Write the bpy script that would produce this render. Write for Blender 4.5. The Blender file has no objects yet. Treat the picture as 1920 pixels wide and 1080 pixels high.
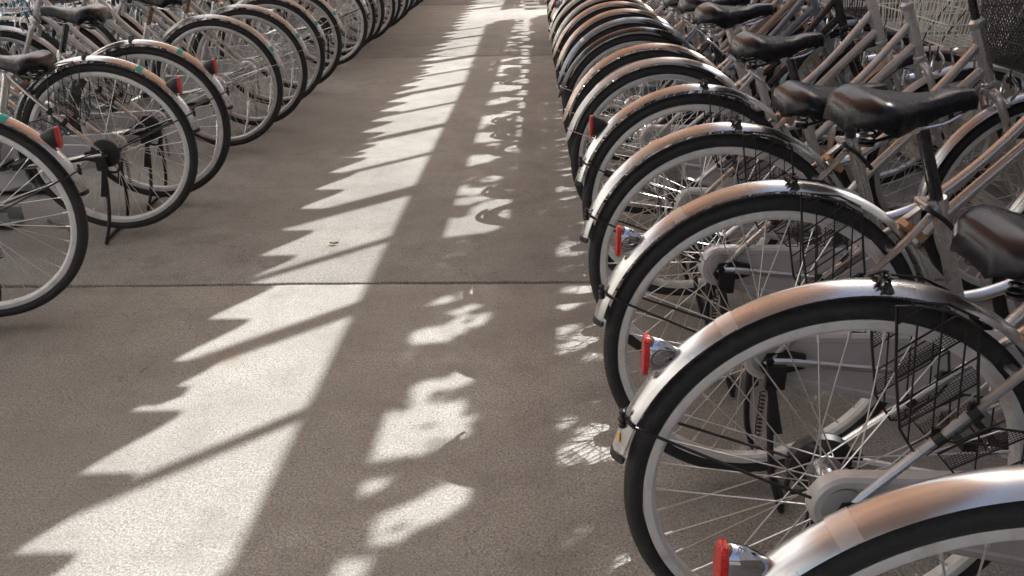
import bpy, bmesh, math, random
from math import sin, cos, pi, radians, atan2, sqrt
from mathutils import Vector, Matrix
random.seed(7)
S = bpy.context.scene
C = S.collection

# ------------------------------------------------------------------ camera
CAMH, PITCH, YAW, ROLL, FPX = 1.2255, 0.43785, -0.02892, -0.0188, 1550.0
fw = Vector((sin(YAW)*cos(PITCH), cos(YAW)*cos(PITCH), -sin(PITCH)))
rt = Vector((cos(YAW), -sin(YAW), 0)); up = rt.cross(fw)
r2 = rt*cos(ROLL) + up*sin(ROLL); u2 = -rt*sin(ROLL) + up*cos(ROLL)
cam_data = bpy.data.cameras.new('camera'); cam = bpy.data.objects.new('camera', cam_data); C.objects.link(cam)
cam.matrix_world = Matrix(((r2.x, u2.x, -fw.x, 0), (r2.y, u2.y, -fw.y, 0), (r2.z, u2.z, -fw.z, CAMH), (0, 0, 0, 1)))
cam_data.sensor_width = 36; cam_data.lens = FPX/1920*36; cam_data.clip_start = 0.05; cam_data.clip_end = 500
S.camera = cam

# ------------------------------------------------------------------ light
AZ, ELEV = radians(42), radians(45)          # direction towards the sun, measured from +X
sdir = Vector((cos(AZ)*cos(ELEV), sin(AZ)*cos(ELEV), sin(ELEV)))
W = bpy.data.worlds.new('World'); S.world = W; W.use_nodes = True
nt = W.node_tree; sky = nt.nodes.new('ShaderNodeTexSky'); sky.sky_type = 'NISHITA'; sky.sun_disc = False
sky.sun_elevation = ELEV; sky.sun_rotation = pi/2 - AZ; sky.dust_density = 6; sky.air_density = 1.0; sky.ozone_density = .4
nt.links.new(sky.outputs[0], nt.nodes['Background'].inputs[0]); nt.nodes['Background'].inputs[1].default_value = 0.135
sun_d = bpy.data.lights.new('sun', 'SUN'); sun_d.energy = 4.9; sun_d.angle = radians(0.4); sun_d.color = (1, .975, .935)
sun = bpy.data.objects.new('sun', sun_d); C.objects.link(sun)
sun.rotation_euler = sdir.to_track_quat('Z', 'Y').to_euler()
S.view_settings.view_transform = 'Standard'; S.view_settings.look = 'None'
S.view_settings.exposure = 1.06; S.view_settings.gamma = 1; S.view_settings.use_curve_mapping = False

# ------------------------------------------------------------------ materials
def mat(name, col, rough=.5, metal=0., coat=0., **kw):
    m = bpy.data.materials.new(name); m.use_nodes = True; b = m.node_tree.nodes['Principled BSDF']
    b.inputs['Base Color'].default_value = (*col, 1); b.inputs['Roughness'].default_value = rough
    b.inputs['Metallic'].default_value = metal; b.inputs['Coat Weight'].default_value = coat
    b.inputs['Coat Roughness'].default_value = .12
    for k, v in kw.items(): b.inputs[k.replace('_', ' ')].default_value = v
    return m
def N(m, t, **kw):
    n = m.node_tree.nodes.new(t)
    for k, v in kw.items(): setattr(n, k, v)
    return n
def grime(m, col2, scale=18, lo=.5, hi=.75, rough2=None, bump=0, bscale=200, detail=6):
    """soft dirt / wear over the base colour, fine relief"""
    L = m.node_tree.links; b = m.node_tree.nodes['Principled BSDF']
    tc = N(m, 'ShaderNodeTexCoord'); no = N(m, 'ShaderNodeTexNoise'); no.inputs['Scale'].default_value = scale
    no.inputs['Detail'].default_value = detail; no.inputs['Roughness'].default_value = .65
    oi = N(m, 'ShaderNodeObjectInfo'); va = N(m, 'ShaderNodeVectorMath', operation='ADD')
    mu = N(m, 'ShaderNodeMath', operation='MULTIPLY'); mu.inputs[1].default_value = 37.
    L.new(oi.outputs['Random'], mu.inputs[0]); L.new(tc.outputs['Object'], va.inputs[0]); L.new(mu.outputs[0], va.inputs[1])
    L.new(va.outputs[0], no.inputs['Vector'])
    mr = N(m, 'ShaderNodeMapRange'); mr.inputs[1].default_value = lo; mr.inputs[2].default_value = hi
    L.new(no.outputs[0], mr.inputs[0])
    mx = N(m, 'ShaderNodeMix', data_type='RGBA'); mx.inputs[6].default_value = b.inputs['Base Color'].default_value
    mx.inputs[7].default_value = (*col2, 1); L.new(mr.outputs[0], mx.inputs[0]); L.new(mx.outputs[2], b.inputs['Base Color'])
    if rough2 is not None:
        m2 = N(m, 'ShaderNodeMapRange'); m2.inputs[1].default_value = .35; m2.inputs[2].default_value = .7
        m2.inputs[3].default_value = b.inputs['Roughness'].default_value; m2.inputs[4].default_value = rough2
        L.new(no.outputs[0], m2.inputs[0]); L.new(m2.outputs[0], b.inputs['Roughness'])
    if bump:
        n3 = N(m, 'ShaderNodeTexNoise'); n3.inputs['Scale'].default_value = bscale; n3.inputs['Detail'].default_value = 3
        L.new(tc.outputs['Object'], n3.inputs['Vector'])
        bp = N(m, 'ShaderNodeBump'); bp.inputs['Strength'].default_value = bump; bp.inputs['Distance'].default_value = .002
        L.new(n3.outputs[0], bp.inputs['Height']); L.new(bp.outputs[0], b.inputs['Normal'])
    return m
M = {}
M['silver'] = grime(mat('silver_paint', (.64, .64, .635), .22, .9, .2), (.50, .47, .43), 9, .5, .9, .34, detail=2)
M['silver2'] = grime(mat('old_silver_paint', (.60, .60, .60), .38, .8, .1), (.36, .32, .28), 20, .5, .85, .55)
M['bluegrey'] = grime(mat('blue_grey_paint', (.25, .30, .37), .35, .6, .3), (.16, .17, .19), 20, .5, .85, .5)
M['blackpaint'] = grime(mat('black_paint', (.012, .012, .016), .2, .0, .6), (.05, .045, .04), 20, .55, .9, .4)
M['ivory'] = grime(mat('ivory_paint', (.68, .64, .54), .35, .1, .3), (.45, .4, .32), 20, .55, .9, .5)
M['champagne'] = grime(mat('champagne_paint', (.60, .50, .43), .32, .85, .2), (.36, .30, .26), 20, .5, .85, .5)
M['casepaint'] = grime(mat('chain_case_paint', (.50, .495, .50), .38, .3, .15), (.38, .36, .34), 12, .55, .95, .5)
M['rim'] = grime(mat('rim_alloy', (.70, .70, .69), .4, .3), (.42, .39, .35), 30, .5, .9, .6)
M['rim2'] = grime(mat('rim_steel', (.62, .62, .61), .3, .85), (.40, .35, .30), 30, .5, .85, .5)
M['tyre'] = grime(mat('tyre_rubber', (.018, .018, .019), .62), (.055, .052, .047), 35, .52, .8, .8, .5, 260)
M['spoke'] = mat('spoke_steel', (.66, .66, .65), .3, .85)
M['chrome'] = grime(mat('chrome', (.75, .75, .77), .12, 1.), (.35, .3, .26), 30, .6, .9, .35)
M['lampchrome'] = mat('lamp_chrome', (.46, .46, .50), .09, 1.)
M['rust'] = grime(mat('rusty_steel', (.32, .22, .14), .5, .6), (.12, .06, .035), 60, .4, .7, .8)
M['black'] = mat('black_plastic', (.012, .012, .013), .42)
M['blackwire'] = mat('black_wire', (.014, .014, .015), .38)
M['saddle'] = grime(mat('saddle_vinyl', (.006, .006, .009), 0.2, 0, .0, Specular_IOR_Level=.32), (.010, .010, .012), 14, .55, .95, .32, .12, 900)
M['red'] = mat('red_lens', (.50, .012, .008), .22, 0, .2)
M['white'] = mat('white_plastic', (.75, .75, .73), .35)
M['clear'] = mat('clear_reflector', (.78, .80, .78), .2, .3, .5)
M['whitewire'] = grime(mat('white_wire', (.72, .72, .66), .4), (.45, .42, .33), 40, .5, .8, .6)
M['teal'] = mat('teal_tape', (.02, .42, .36), .5)
M['paleband'] = mat('pale_band', (.64, .62, .60), .34, .75)  # pale metallic band set across right-row rear mudguards
M['yellow'] = mat('yellow_sticker', (.75, .42, .03), .5)
M['brass'] = grime(mat('tan_bracket', (.45, .27, .15), .45, .4), (.25, .16, .1), 40, .5, .8)
M['beige'] = grime(mat('beige_painted_steel', (.50, .47, .38), .5), (.30, .26, .19), 9, .5, .8, .7)
M['galv'] = grime(mat('galvanised_steel', (.30, .31, .31), .5, .5), (.2, .19, .17), 10, .45, .8, .65)
M['wallblock'] = grime(mat('wall_render', (.25, .23, .185), .85), (.15, .135, .105), 3, .45, .8, .9, .4, 120)
M['facade'] = grime(mat('bounce_facade', (.62, .62, .61), .85), (.5, .47, .42), 2, .5, .8, .9)
M['glass'] = mat('window_glass', (.03, .04, .05), .08)
M['greybox'] = grime(mat('grey_basket_panel', (.12, .14, .16), .5), (.2, .22, .23), 8, .5, .8, .6)
M['orange'] = mat('amber_reflector', (.8, .28, .02), .3)
M['grip'] = mat('grip_rubber', (.02, .02, .02), .6)
M['blueframe'] = grime(mat('blue_paint', (.02, .19, .27), .3, .3, .4), (.03, .12, .15), 20, .5, .8)
M['gum'] = mat('brown_vinyl', (.12, .06, .035), .4)

def prism(m, scale, k):
    tc = N(m, 'ShaderNodeTexCoord'); vo = N(m, 'ShaderNodeTexVoronoi'); vo.inputs['Scale'].default_value = scale
    m.node_tree.links.new(tc.outputs['Object'], vo.inputs['Vector']); bp = N(m, 'ShaderNodeBump'); bp.inputs['Strength'].default_value = k
    bp.inputs['Distance'].default_value = .002; m.node_tree.links.new(vo.outputs['Distance'], bp.inputs['Height'])
    m.node_tree.links.new(bp.outputs[0], m.node_tree.nodes['Principled BSDF'].inputs['Normal'])
prism(M['red'], 260, .8); prism(M['clear'], 300, .6)
def scratches(m):
    """fine hairline scuffs, seen as slightly rougher lines in the paint"""
    L = m.node_tree.links; b = m.node_tree.nodes['Principled BSDF']; tc = N(m, 'ShaderNodeTexCoord')
    no = N(m, 'ShaderNodeTexNoise'); no.inputs['Scale'].default_value = 7; L.new(tc.outputs['Object'], no.inputs['Vector'])
    va = N(m, 'ShaderNodeVectorMath', operation='MULTIPLY_ADD'); va.inputs[1].default_value = (.35, .35, .35)
    L.new(no.outputs['Color'], va.inputs[0]); L.new(tc.outputs['Object'], va.inputs[2])
    vo = N(m, 'ShaderNodeTexVoronoi', feature='DISTANCE_TO_EDGE'); vo.inputs['Scale'].default_value = 16; L.new(va.outputs[0], vo.inputs['Vector'])
    g = N(m, 'ShaderNodeMapRange'); g.inputs[1].default_value = .52; g.inputs[2].default_value = .6; L.new(no.outputs[0], g.inputs[0])
    e = N(m, 'ShaderNodeMapRange'); e.inputs[1].default_value = .0; e.inputs[2].default_value = .02; e.inputs[3].default_value = 1; e.inputs[4].default_value = 0
    L.new(vo.outputs['Distance'], e.inputs[0]); mu = N(m, 'ShaderNodeMath', operation='MULTIPLY'); L.new(g.outputs[0], mu.inputs[0]); L.new(e.outputs[0], mu.inputs[1])
    src = b.inputs['Base Color'].links[0].from_socket; mx = N(m, 'ShaderNodeMix', data_type='RGBA'); mx.inputs[7].default_value = (.30, .28, .26, 1)
    k = N(m, 'ShaderNodeMath', operation='MULTIPLY'); k.inputs[1].default_value = .6; L.new(mu.outputs[0], k.inputs[0]); L.new(k.outputs[0], mx.inputs[0])
    L.new(src, mx.inputs[6]); L.new(mx.outputs[2], b.inputs['Base Color'])
for n_ in ('silver', 'silver2', 'champagne', 'bluegrey'): scratches(M[n_])
def concrete():
    m = bpy.data.materials.new('concrete'); m.use_nodes = True; L = m.node_tree.links
    b = m.node_tree.nodes['Principled BSDF']; b.inputs['Roughness'].default_value = .82
    geo = N(m, 'ShaderNodeNewGeometry')
    def noise(s, d=4, r=.6, w=None):
        n = N(m, 'ShaderNodeTexNoise'); n.inputs['Scale'].default_value = s; n.inputs['Detail'].default_value = d
        n.inputs['Roughness'].default_value = r; L.new(w or geo.outputs['Position'], n.inputs['Vector']); return n
    def ramp(src, a, b2, o0=0., o1=1.):
        r = N(m, 'ShaderNodeMapRange'); r.inputs[1].default_value = a; r.inputs[2].default_value = b2
        r.inputs[3].default_value = o0; r.inputs[4].default_value = o1; L.new(src, r.inputs[0]); return r.outputs[0]
    def mix(f, a, b2):
        x = N(m, 'ShaderNodeMix', data_type='RGBA')
        for i, v in ((6, a), (7, b2)):
            if isinstance(v, tuple): x.inputs[i].default_value = (*v, 1)
            else: L.new(v, x.inputs[i])
        L.new(f, x.inputs[0]); return x.outputs[2]
    big = noise(.9, 5, .6); mid = noise(6, 6, .7); grain = noise(430, 3, .75); agg = noise(165, 4, .8)
    c = mix(ramp(big.outputs[0], .40, .60), (.325, .33, .312), (.46, .465, .437))
    c = mix(ramp(mid.outputs[0], .46, .66, 0, .7), c, (.24, .235, .22))
    c = mix(ramp(agg.outputs[0], .42, .60, .9, 0), c, (.17, .16, .145))         # exposed aggregate, dark pits
    c = mix(ramp(grain.outputs[0], .40, .47, .95, 0), c, (.085, .075, .065))
    vp = N(m, 'ShaderNodeTexVoronoi'); vp.inputs['Scale'].default_value = 150; L.new(geo.outputs['Position'], vp.inputs['Vector'])
    pg = N(m, 'ShaderNodeMath', operation='MULTIPLY'); L.new(ramp(vp.outputs['Distance'], .16, .34, .8, 0), pg.inputs[0]); L.new(ramp(noise(40, 2).outputs[0], .42, .58), pg.inputs[1])
    c = mix(pg.outputs[0], c, (.055, .048, .042))
    rust = noise(1.7, 3, .5); c = mix(ramp(rust.outputs[0], .66, .78, 0, .35), c, (.36, .23, .13))
    # streaks running across the aisle
    mp = N(m, 'ShaderNodeMapping'); mp.inputs['Scale'].default_value = (1.2, 9, 1); L.new(geo.outputs['Position'], mp.inputs[0])
    st = noise(1.6, 5, .7, mp.outputs[0]); c = mix(ramp(st.outputs[0], .52, .72, 0, .55), c, (.21, .20, .186))
    # hairline cracks
    wn = noise(5, 4); wv = N(m, 'ShaderNodeVectorMath', operation='MULTIPLY_ADD'); wv.inputs[1].default_value = (.35, .35, .35)
    L.new(wn.outputs['Color'], wv.inputs[0]); L.new(geo.outputs['Position'], wv.inputs[2])
    vo = N(m, 'ShaderNodeTexVoronoi', feature='DISTANCE_TO_EDGE'); vo.inputs['Scale'].default_value = 1.5
    L.new(wv.outputs[0], vo.inputs['Vector'])
    gate = noise(1.3, 2); g = ramp(gate.outputs[0], .5, .6)
    cr = N(m, 'ShaderNodeMath', operation='MULTIPLY'); L.new(ramp(vo.outputs[0], .0, .0045, .75, 0), cr.inputs[0]); L.new(g, cr.inputs[1])
    c = mix(cr.outputs[0], c, (.075, .065, .055))
    L.new(c, b.inputs['Base Color'])
    ad = N(m, 'ShaderNodeMath', operation='MULTIPLY_ADD'); ad.inputs[1].default_value = .7
    L.new(agg.outputs[0], ad.inputs[0]); L.new(grain.outputs[0], ad.inputs[2])
    bp = N(m, 'ShaderNodeBump'); bp.inputs['Strength'].default_value = .5; bp.inputs['Distance'].default_value = .0022
    L.new(ad.outputs[0], bp.inputs['Height']); L.new(bp.outputs[0], b.inputs['Normal'])
    return m
M['concrete'] = concrete()
M['joint'] = mat('joint_filler', (.02, .018, .016), .9)
def bronze(name, tcol, dcol):
    m = bpy.data.materials.new(name); m.use_nodes = True; L = m.node_tree.links; ns = m.node_tree.nodes
    ns.remove(ns['Principled BSDF']); out = ns['Material Output']
    tr = N(m, 'ShaderNodeBsdfTranslucent'); tr.inputs[0].default_value = (*tcol, 1)
    df = N(m, 'ShaderNodeBsdfDiffuse'); df.inputs[0].default_value = (*dcol, 1)
    gl = N(m, 'ShaderNodeBsdfGlossy'); gl.inputs['Roughness'].default_value = .2
    a = N(m, 'ShaderNodeMixShader'); a.inputs[0].default_value = .22; L.new(tr.outputs[0], a.inputs[1]); L.new(df.outputs[0], a.inputs[2])
    c = N(m, 'ShaderNodeMixShader'); c.inputs[0].default_value = .05; L.new(a.outputs[0], c.inputs[1]); L.new(gl.outputs[0], c.inputs[2])
    L.new(c.outputs[0], out.inputs['Surface']); return m
M['bronze'] = bronze('bronze_polycarbonate', (.265, .15, .098), (.11, .075, .055))
M['bronze2'] = bronze('dark_bronze_polycarbonate', (.16, .085, .05), (.10, .065, .045))
M['frost'] = bronze('frosted_polycarbonate', (.44, .44, .47), (.25, .25, .25))
M['opal'] = bronze('opal_fill_polycarbonate', (.74, .75, .78), (.28, .28, .28))  # roof sheets added over the left row for neutral fill light
def leafmat():
    m = mat('leaf', (.06, .09, .03), .5); L = m.node_tree.links; b = m.node_tree.nodes['Principled BSDF']
    oi = N(m, 'ShaderNodeNewGeometry'); mx = N(m, 'ShaderNodeMix', data_type='RGBA')
    mx.inputs[6].default_value = (.035, .06, .02, 1); mx.inputs[7].default_value = (.10, .13, .04, 1)
    L.new(oi.outputs['Random Per Island'], mx.inputs[0]); L.new(mx.outputs[2], b.inputs['Base Color']); return m
M['leaf'] = leafmat()
M['deadleaf'] = mat('dead_leaf', (.22, .13, .06), .8)
# ------------------------------------------------------------------ mesh helpers
class MB:
    def __init__(s): s.v = []; s.f = []
    def grid(s, rows, closed_u=False, closed_v=False, cap=False):
        """rows of equal length point lists"""
        n = len(rows[0]); o = len(s.v)
        for r in rows: s.v += [tuple(p) for p in r]
        R = len(rows)
        for i in range(R if closed_u else R-1):
            for j in range(n if closed_v else n-1):
                a, b = o+i*n+j, o+i*n+(j+1) % n; c, d = o+((i+1) % R)*n+(j+1) % n, o+((i+1) % R)*n+j
                s.f.append((a, b, c, d))
        if cap: s.f.append(tuple(o+j for j in range(n))[::-1]); s.f.append(tuple(o+(R-1)*n+j for j in range(n)))
        return s
    def tube(s, path, r, n=8, closed=False):
        P = [Vector(p) for p in path]; K = len(P); rr = r if isinstance(r, (list, tuple)) else [r]*K
        rows = []; prev = None
        for i in range(K):
            a = P[(i-1) % K] if (closed or i > 0) else P[i]; b = P[(i+1) % K] if (closed or i < K-1) else P[i]
            t = (b-a).normalized()
            if prev is None:
                x = t.orthogonal().normalized()
            else:
                x = prev - t*prev.dot(t)
                x = x.normalized() if x.length > 1e-6 else t.orthogonal().normalized()
            prev = x; y = t.cross(x)
            rows.append([P[i]+(x*cos(2*pi*j/n)+y*sin(2*pi*j/n))*rr[i] for j in range(n)])
        return s.grid(rows, closed_u=closed, closed_v=True, cap=not closed)
    def box(s, c, d, rot=None):
        o = len(s.v); c = Vector(c)
        for x in (-.5, .5):
            for y in (-.5, .5):
                for z in (-.5, .5):
                    p = Vector((x*d[0], y*d[1], z*d[2])); p = (rot @ p) if rot else p; s.v.append(tuple(c+p))
        s.f += [tuple(o+i for i in q) for q in ((0, 1, 3, 2), (4, 6, 7, 5), (0, 4, 5, 1), (2, 3, 7, 6), (0, 2, 6, 4), (1, 5, 7, 3))]
        return s
    def bar(s, a, b, w, h):
        """box beam from a to b"""
        a, b = Vector(a), Vector(b); d = b-a; q = d.to_track_quat('X', 'Z').to_matrix()
        return s.box((a+b)/2, (d.length, w, h), q)
    def disc(s, c, prof, n=24, axis='y', closed=False):
        """revolve profile [(axial, radius)] about an axis through c"""
        rows = []
        for k in range(n):
            a = 2*pi*k/n; row = []
            for h, r in prof:
                if axis == 'y': p = (c[0]+r*cos(a), c[1]+h, c[2]+r*sin(a))
                elif axis == 'x': p = (c[0]+h, c[1]+r*cos(a), c[2]+r*sin(a))
                else: p = (c[0]+r*cos(a), c[1]+r*sin(a), c[2]+h)
                row.append(p)
            rows.append(row)
        return s.grid(rows, closed_u=True, closed_v=closed)
    def mesh(s, name, sharp=35):
        me = bpy.data.meshes.new(name); me.from_pydata(s.v, [], s.f); me.validate()
        bm = bmesh.new(); bm.from_mesh(me); bmesh.ops.recalc_face_normals(bm, faces=bm.faces); bm.to_mesh(me); bm.free()
        me.polygons.foreach_set('use_smooth', [True]*len(me.polygons)); me.set_sharp_from_angle(angle=radians(sharp)); me.update()
        return me
def put(name, me, m, parent=None, loc=None, sharp=35, **props):
    if isinstance(me, MB): me = me.mesh(name, sharp)
    o = bpy.data.objects.new(name, me); C.objects.link(o)
    if not me.materials: me.materials.append(None)
    o.material_slots[0].link = 'OBJECT'; o.material_slots[0].material = M[m] if isinstance(m, str) else m
    if parent: o.parent = parent
    if loc: o.location = loc
    for k, v in props.items(): o[k] = v
    return o
def empty(name, parent=None, loc=(0, 0, 0), rot=(0, 0, 0), **props):
    o = bpy.data.objects.new(name, None); C.objects.link(o); o.parent = parent; o.location = loc; o.rotation_euler = rot
    o.empty_display_size = .1
    for k, v in props.items(): o[k] = v
    return o
def arc(cx, cz, r, a0, a1, n, y=0):
    return [Vector((cx+r*cos(radians(a0+(a1-a0)*i/n)), y, cz+r*sin(radians(a0+(a1-a0)*i/n)))) for i in range(n+1)]
def smooth(pts, n=6):
    """catmull-rom"""
    P = [Vector(p) for p in pts]; Q = [P[0]*2-P[1]]+P+[P[-1]*2-P[-2]]; out = []
    for i in range(1, len(Q)-2):
        for k in range(n):
            t = k/n; a, b, c, d = Q[i-1:i+3]
            out.append(.5*((2*b)+(c-a)*t+(2*a-5*b+4*c-d)*t*t+(3*b-a-3*c+d)*t**3))
    return out+[P[-1]]
ME = {}
def me(key, fn, sharp=35):
    if key not in ME: ME[key] = fn().mesh(key, sharp)
    return ME[key]

# ------------------------------------------------------------------ bicycle meshes (heading +X, right side -Y, rear hub at x=0)
RH, FH, WB = .363, .334, 1.08        # hub heights (stand lifts the rear wheel), wheelbase
def m_tyre():
    b = MB(); rows = []; n = 216
    for k in range(n):
        a = 2*pi*k/n; row = []
        cut = .0014 if k % 3 == 0 else 0
        for j, t in enumerate((-128, -100, -78, -60, -46, -34, -20, -7, 7, 20, 34, 46, 60, 78, 100, 128)):
            th = radians(t); rr = .0178
            if abs(t) in (46, 34): rr -= cut
            if abs(t) in (7,): rr -= .0006
            x = .3162+rr*1.0*cos(th); y = rr*.98*sin(th)
            row.append((x*cos(a), y, x*sin(a)))
        rows.append(row)
    return b.grid(rows, closed_u=True)
def m_rim():
    b = MB()
    prof = [(-.0128, .3035), (-.0138, .300), (-.0134, .2895), (-.0085, .2835), (0, .2820), (.0085, .2835), (.0134, .2895), (.0138, .300), (.0128, .3035), (.0105, .2985), (0, .292), (-.0105, .2985)]
    return b.disc((0, 0, 0), prof, 96, closed=True)
def m_spokes(ph=0.):
    b = MB()
    for k in range(36):
        side = -1 if k % 2 else 1; a = 2*pi*(k+.5)/36; pair = k//2
        off = radians(62) if pair % 2 else -radians(62)
        h = a+off; p0 = Vector((.026*cos(h), side*.030, .026*sin(h))); p1 = Vector((.281*cos(a), side*.002, .281*sin(a)))
        b.tube([p0, p1], .00135, 5)
        d = (p0-p1).normalized(); b.tube([p1, p1+d*.014], .0024, 6)
    return b
def m_hub():
    b = MB(); prof = [(-.065, .0001), (-.065, .006), (-.045, .006), (-.042, .014), (-.034, .016), (-.032, .030), (-.028, .030), (-.026, .015), (0, .013), (.026, .015), (.028, .030), (.032, .030), (.034, .016), (.042, .014), (.045, .006), (.065, .006), (.065, .0001)]
    return b.disc((0, 0, 0), prof, 20)
def m_valve(): return MB().tube([(.278, 0, 0), (.262, 0, 0), (.245, 0, 0)], [.004, .0032, .0028], 8)
def m_reflector():
    b = MB(); rows = []
    for y in (-.008, .008):
        rows.append([(.155+.036*cos(t)*(.75 if cos(t) < 0 else 1), y, .022*sin(t)) for t in [2*pi*i/16 for i in range(16)]])
    return b.grid(rows, closed_v=True, cap=True)
def fender(b, R, a0, a1, n=70, hw=.0245, tip=0, drop=.0145):
    """arched mudguard band with rolled edges, two skins thick"""
    rows = []
    for i in range(n+1):
        t = i/n; a = radians(a0+(a1-a0)*t); w = hw
        if tip and t*abs(a1-a0) < tip: w = hw*(.22+.78*sqrt(max(0, t*abs(a1-a0)/tip)))
        if t > .96: w *= 1-.25*((t-.96)/.04)
        prof = [(y*w, R-drop*(abs(y)**2.3)*(w/hw)) for y in (-1, -.93, -.8, -.6, -.35, 0, .35, .6, .8, .93, 1)]
        prof += [(y*(w-.0014), r-.0016) for y, r in [(y2/w, r2) for y2, r2 in prof[::-1]]]
        rows.append([(r*cos(a), y, r*sin(a)) for y, r in prof])
    return b.grid(rows, closed_v=True, cap=True)
def m_rfender(): return fender(MB(), .3625, 169.5, -24)
def m_rfender_tip(): return fender(MB(), .3605, 170.5, -24, tip=9, hw=.0235)
def m_ffender(): return fender(MB(), .3605, 196, 55, hw=.024)
def m_endcap():
    b = MB(); rows = []
    for a in (168.2, 169.8, 170.3):
        a_ = radians(a); w = .0256; e = 1.2 if a < 170 else .95
        prof = [(y*w*e, .3637-.015*(abs(y)**2.3)) for y in (-1, -.8, -.5, 0, .5, .8, 1)]
        prof += [(y*.8, r-.005) for y, r in prof[::-1]]
        rows.append([(r*cos(a_), y, r*sin(a_)) for y, r in prof])
    return b.grid(rows, closed_v=True, cap=True)
def band_mesh(a0, a1, w=.0256, lift=.0007, R=.3625):
    b = MB(); rows = []
    for i in range(5):
        a = radians(a0+(a1-a0)*i/4)
        pr = [(y*w*.965, R+lift-.0145*(abs(y)**2.3)) for y in (-.98, -.8, -.6, -.35, 0, .35, .6, .8, .98)]
        pr += [(y*.985, r-.0006) for y, r in pr[::-1]]
        rows.append([(r*cos(a), y, r*sin(a)) for y, r in pr])
    return b.grid(rows, closed_v=True, cap=True)
def m_locktie():
    """cord wound round the mudguard with a knotted lump on top"""
    rnd = random.Random(4); b = MB()
    for k in range(3):
        a = radians(86.2+k*.55); 
        pts = []
        for y in [i/8-1 for i in range(17)]:
            r = .3655-.0145*(abs(y)**2.3)+rnd.uniform(0, .0025)
            aa = a+rnd.uniform(-.004, .004)+.012*y
            pts.append((r*cos(aa), y*.0262, r*sin(aa)))
        b.tube(pts, .0028, 6)
    for k in range(16):
        a = radians(86.6)+rnd.uniform(-.02, .02); y = rnd.uniform(-.022, .006); r = .3665-.0145*(abs(y/.0245)**2.3)+rnd.uniform(0, .006)
        p = Vector((r*cos(a), y, r*sin(a))); q = Vector([rnd.uniform(-.009, .009) for _ in range(3)])
        b.tube([p-q, p, p+q], [.0018, .0036, .0018], 5)
    return b
def m_stay():
    """black wire stay round the mudguard, both ends at the hub, with its clip"""
    b = MB(); a = radians(158.5); ring = []
    for i in range(13):
        y = i/6-1; r = .3655-.0145*(abs(y)**2.3); ring.append((r*cos(a), y*.0268, r*sin(a)))
    p = [(.01, -.056, -.012), (-.13, -.045, .045), ring[0]]+ring[1:-1]+[ring[-1], (-.13, .045, .045), (.01, .056, -.012)]
    b.tube(p, .0026, 7)
    for dz, s_ in ((.0, .0075), (.012, .006), (-.011, .0065)):
        c = Vector(ring[4])+Vector((-.003, -.002, dz)); rows = []
        b.disc(c, [(-s_, .0005), (-s_*.7, s_*.7), (0, s_), (s_*.7, s_*.7), (s_, .0005)], 10)
    return b
def m_thinstay():
    b = MB(); a = radians(162); ring = []
    for i in range(9):
        y = i/4-1; r = .3622-.0145*(abs(y)**2.3); ring.append((r*cos(a), y*.0246, r*sin(a)))
    b.tube([(.0, -.056, 0), ring[0]]+ring[1:-1]+[ring[-1], (.0, .056, 0)], .0017, 6); return b
ST, SB = Vector((.312, 0, .68)), Vector((.462, 0, .30))       # seat tube top, bottom bracket
HT, HB = Vector((.800, 0, .872)), Vector((.866, 0, .718))     # head tube
def m_seat_tube(): return MB().tube([ST, SB], .0152, 14)
def m_head_tube():
    b = MB().tube([HT, HB], .0185, 16); d = (HT-HB).normalized()
    b.tube([HT, HT+d*.006, HT+d*.018, HT+d*.026], [.0185, .0215, .0215, .014], 16)
    b.tube([HB, HB-d*.004, HB-d*.014, HB-d*.02], [.0185, .0215, .0215, .013], 16); return b
def m_top_tube():
    return MB().tube(smooth([(.398, 0, .462), (.46, 0, .475), (.53, 0, .507), (.62, 0, .583), (.71, 0, .682), (.818, 0, .828)], 6), .0135, 14)
def m_down_tube():
    return MB().tube(smooth([(.47, 0, .315), (.52, 0, .395), (.60, 0, .49), (.72, 0, .62), (.848, 0, .757)], 6), .0155, 14)
def m_seat_stays():
    b = MB()
    for s in (-1, 1): b.tube(smooth([(-.008, s*.066, RH-.01), (.12, s*.052, .478), (.22, s*.040, .575), (.285, s*.026, .643), (.305, s*.018, .668)], 4), .0078, 10)
    b.bar((.225, -.038, .588), (.225, .038, .588), .014, .008)
    return b
def m_chain_stays():
    b = MB()
    for s in (-1, 1): b.tube(smooth([(.0, s*.068, RH-.004), (.06, s*.067, RH-.008), (.16, s*.058, RH-.025), (.30, s*.045, RH-.045), (.45, s*.022, .305)], 4), .0100, 10)
    b.tube([(SB.x, -.036, SB.z), (SB.x, .036, SB.z)], .021, 18)
    return b
def m_dropouts(side):
    b = MB()
    for s in (side,):
        rows = []
        pts = [(-.018, -.012), (-.006, .018), (.03, .022), (.075, .012), (.075, -.018), (.03, -.03), (-.008, -.028)]
        for y in (s*.060, s*.071): rows.append([(x, y, RH-.004+z) for x, z in pts])
        b.grid(rows, closed_v=True, cap=True)
        b.disc((0, s*.074, RH), [(-.004, .001), (-.004, .009), (.006, .009), (.006, .001)], 6)
    return b
def m_fork():
    b = MB(); b.tube([HB-(HT-HB)*.12, HB-(HT-HB)*.2], .022, 12)
    c = HB-(HT-HB)*.17
    for s in (-1, 1):
        b.tube(smooth([(c.x, s*.012, c.z), (c.x+.008, s*.046, c.z-.022), (.925, s*.052, .585), (1.0, s*.054, .44), (1.045, s*.056, .365), (WB, s*.058, FH)], 5), [.0125]*15+[.0115, .011, .0105, .010, .0095, .009, .0088, .0085, .008, .008, .008], 10)
    return b
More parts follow.
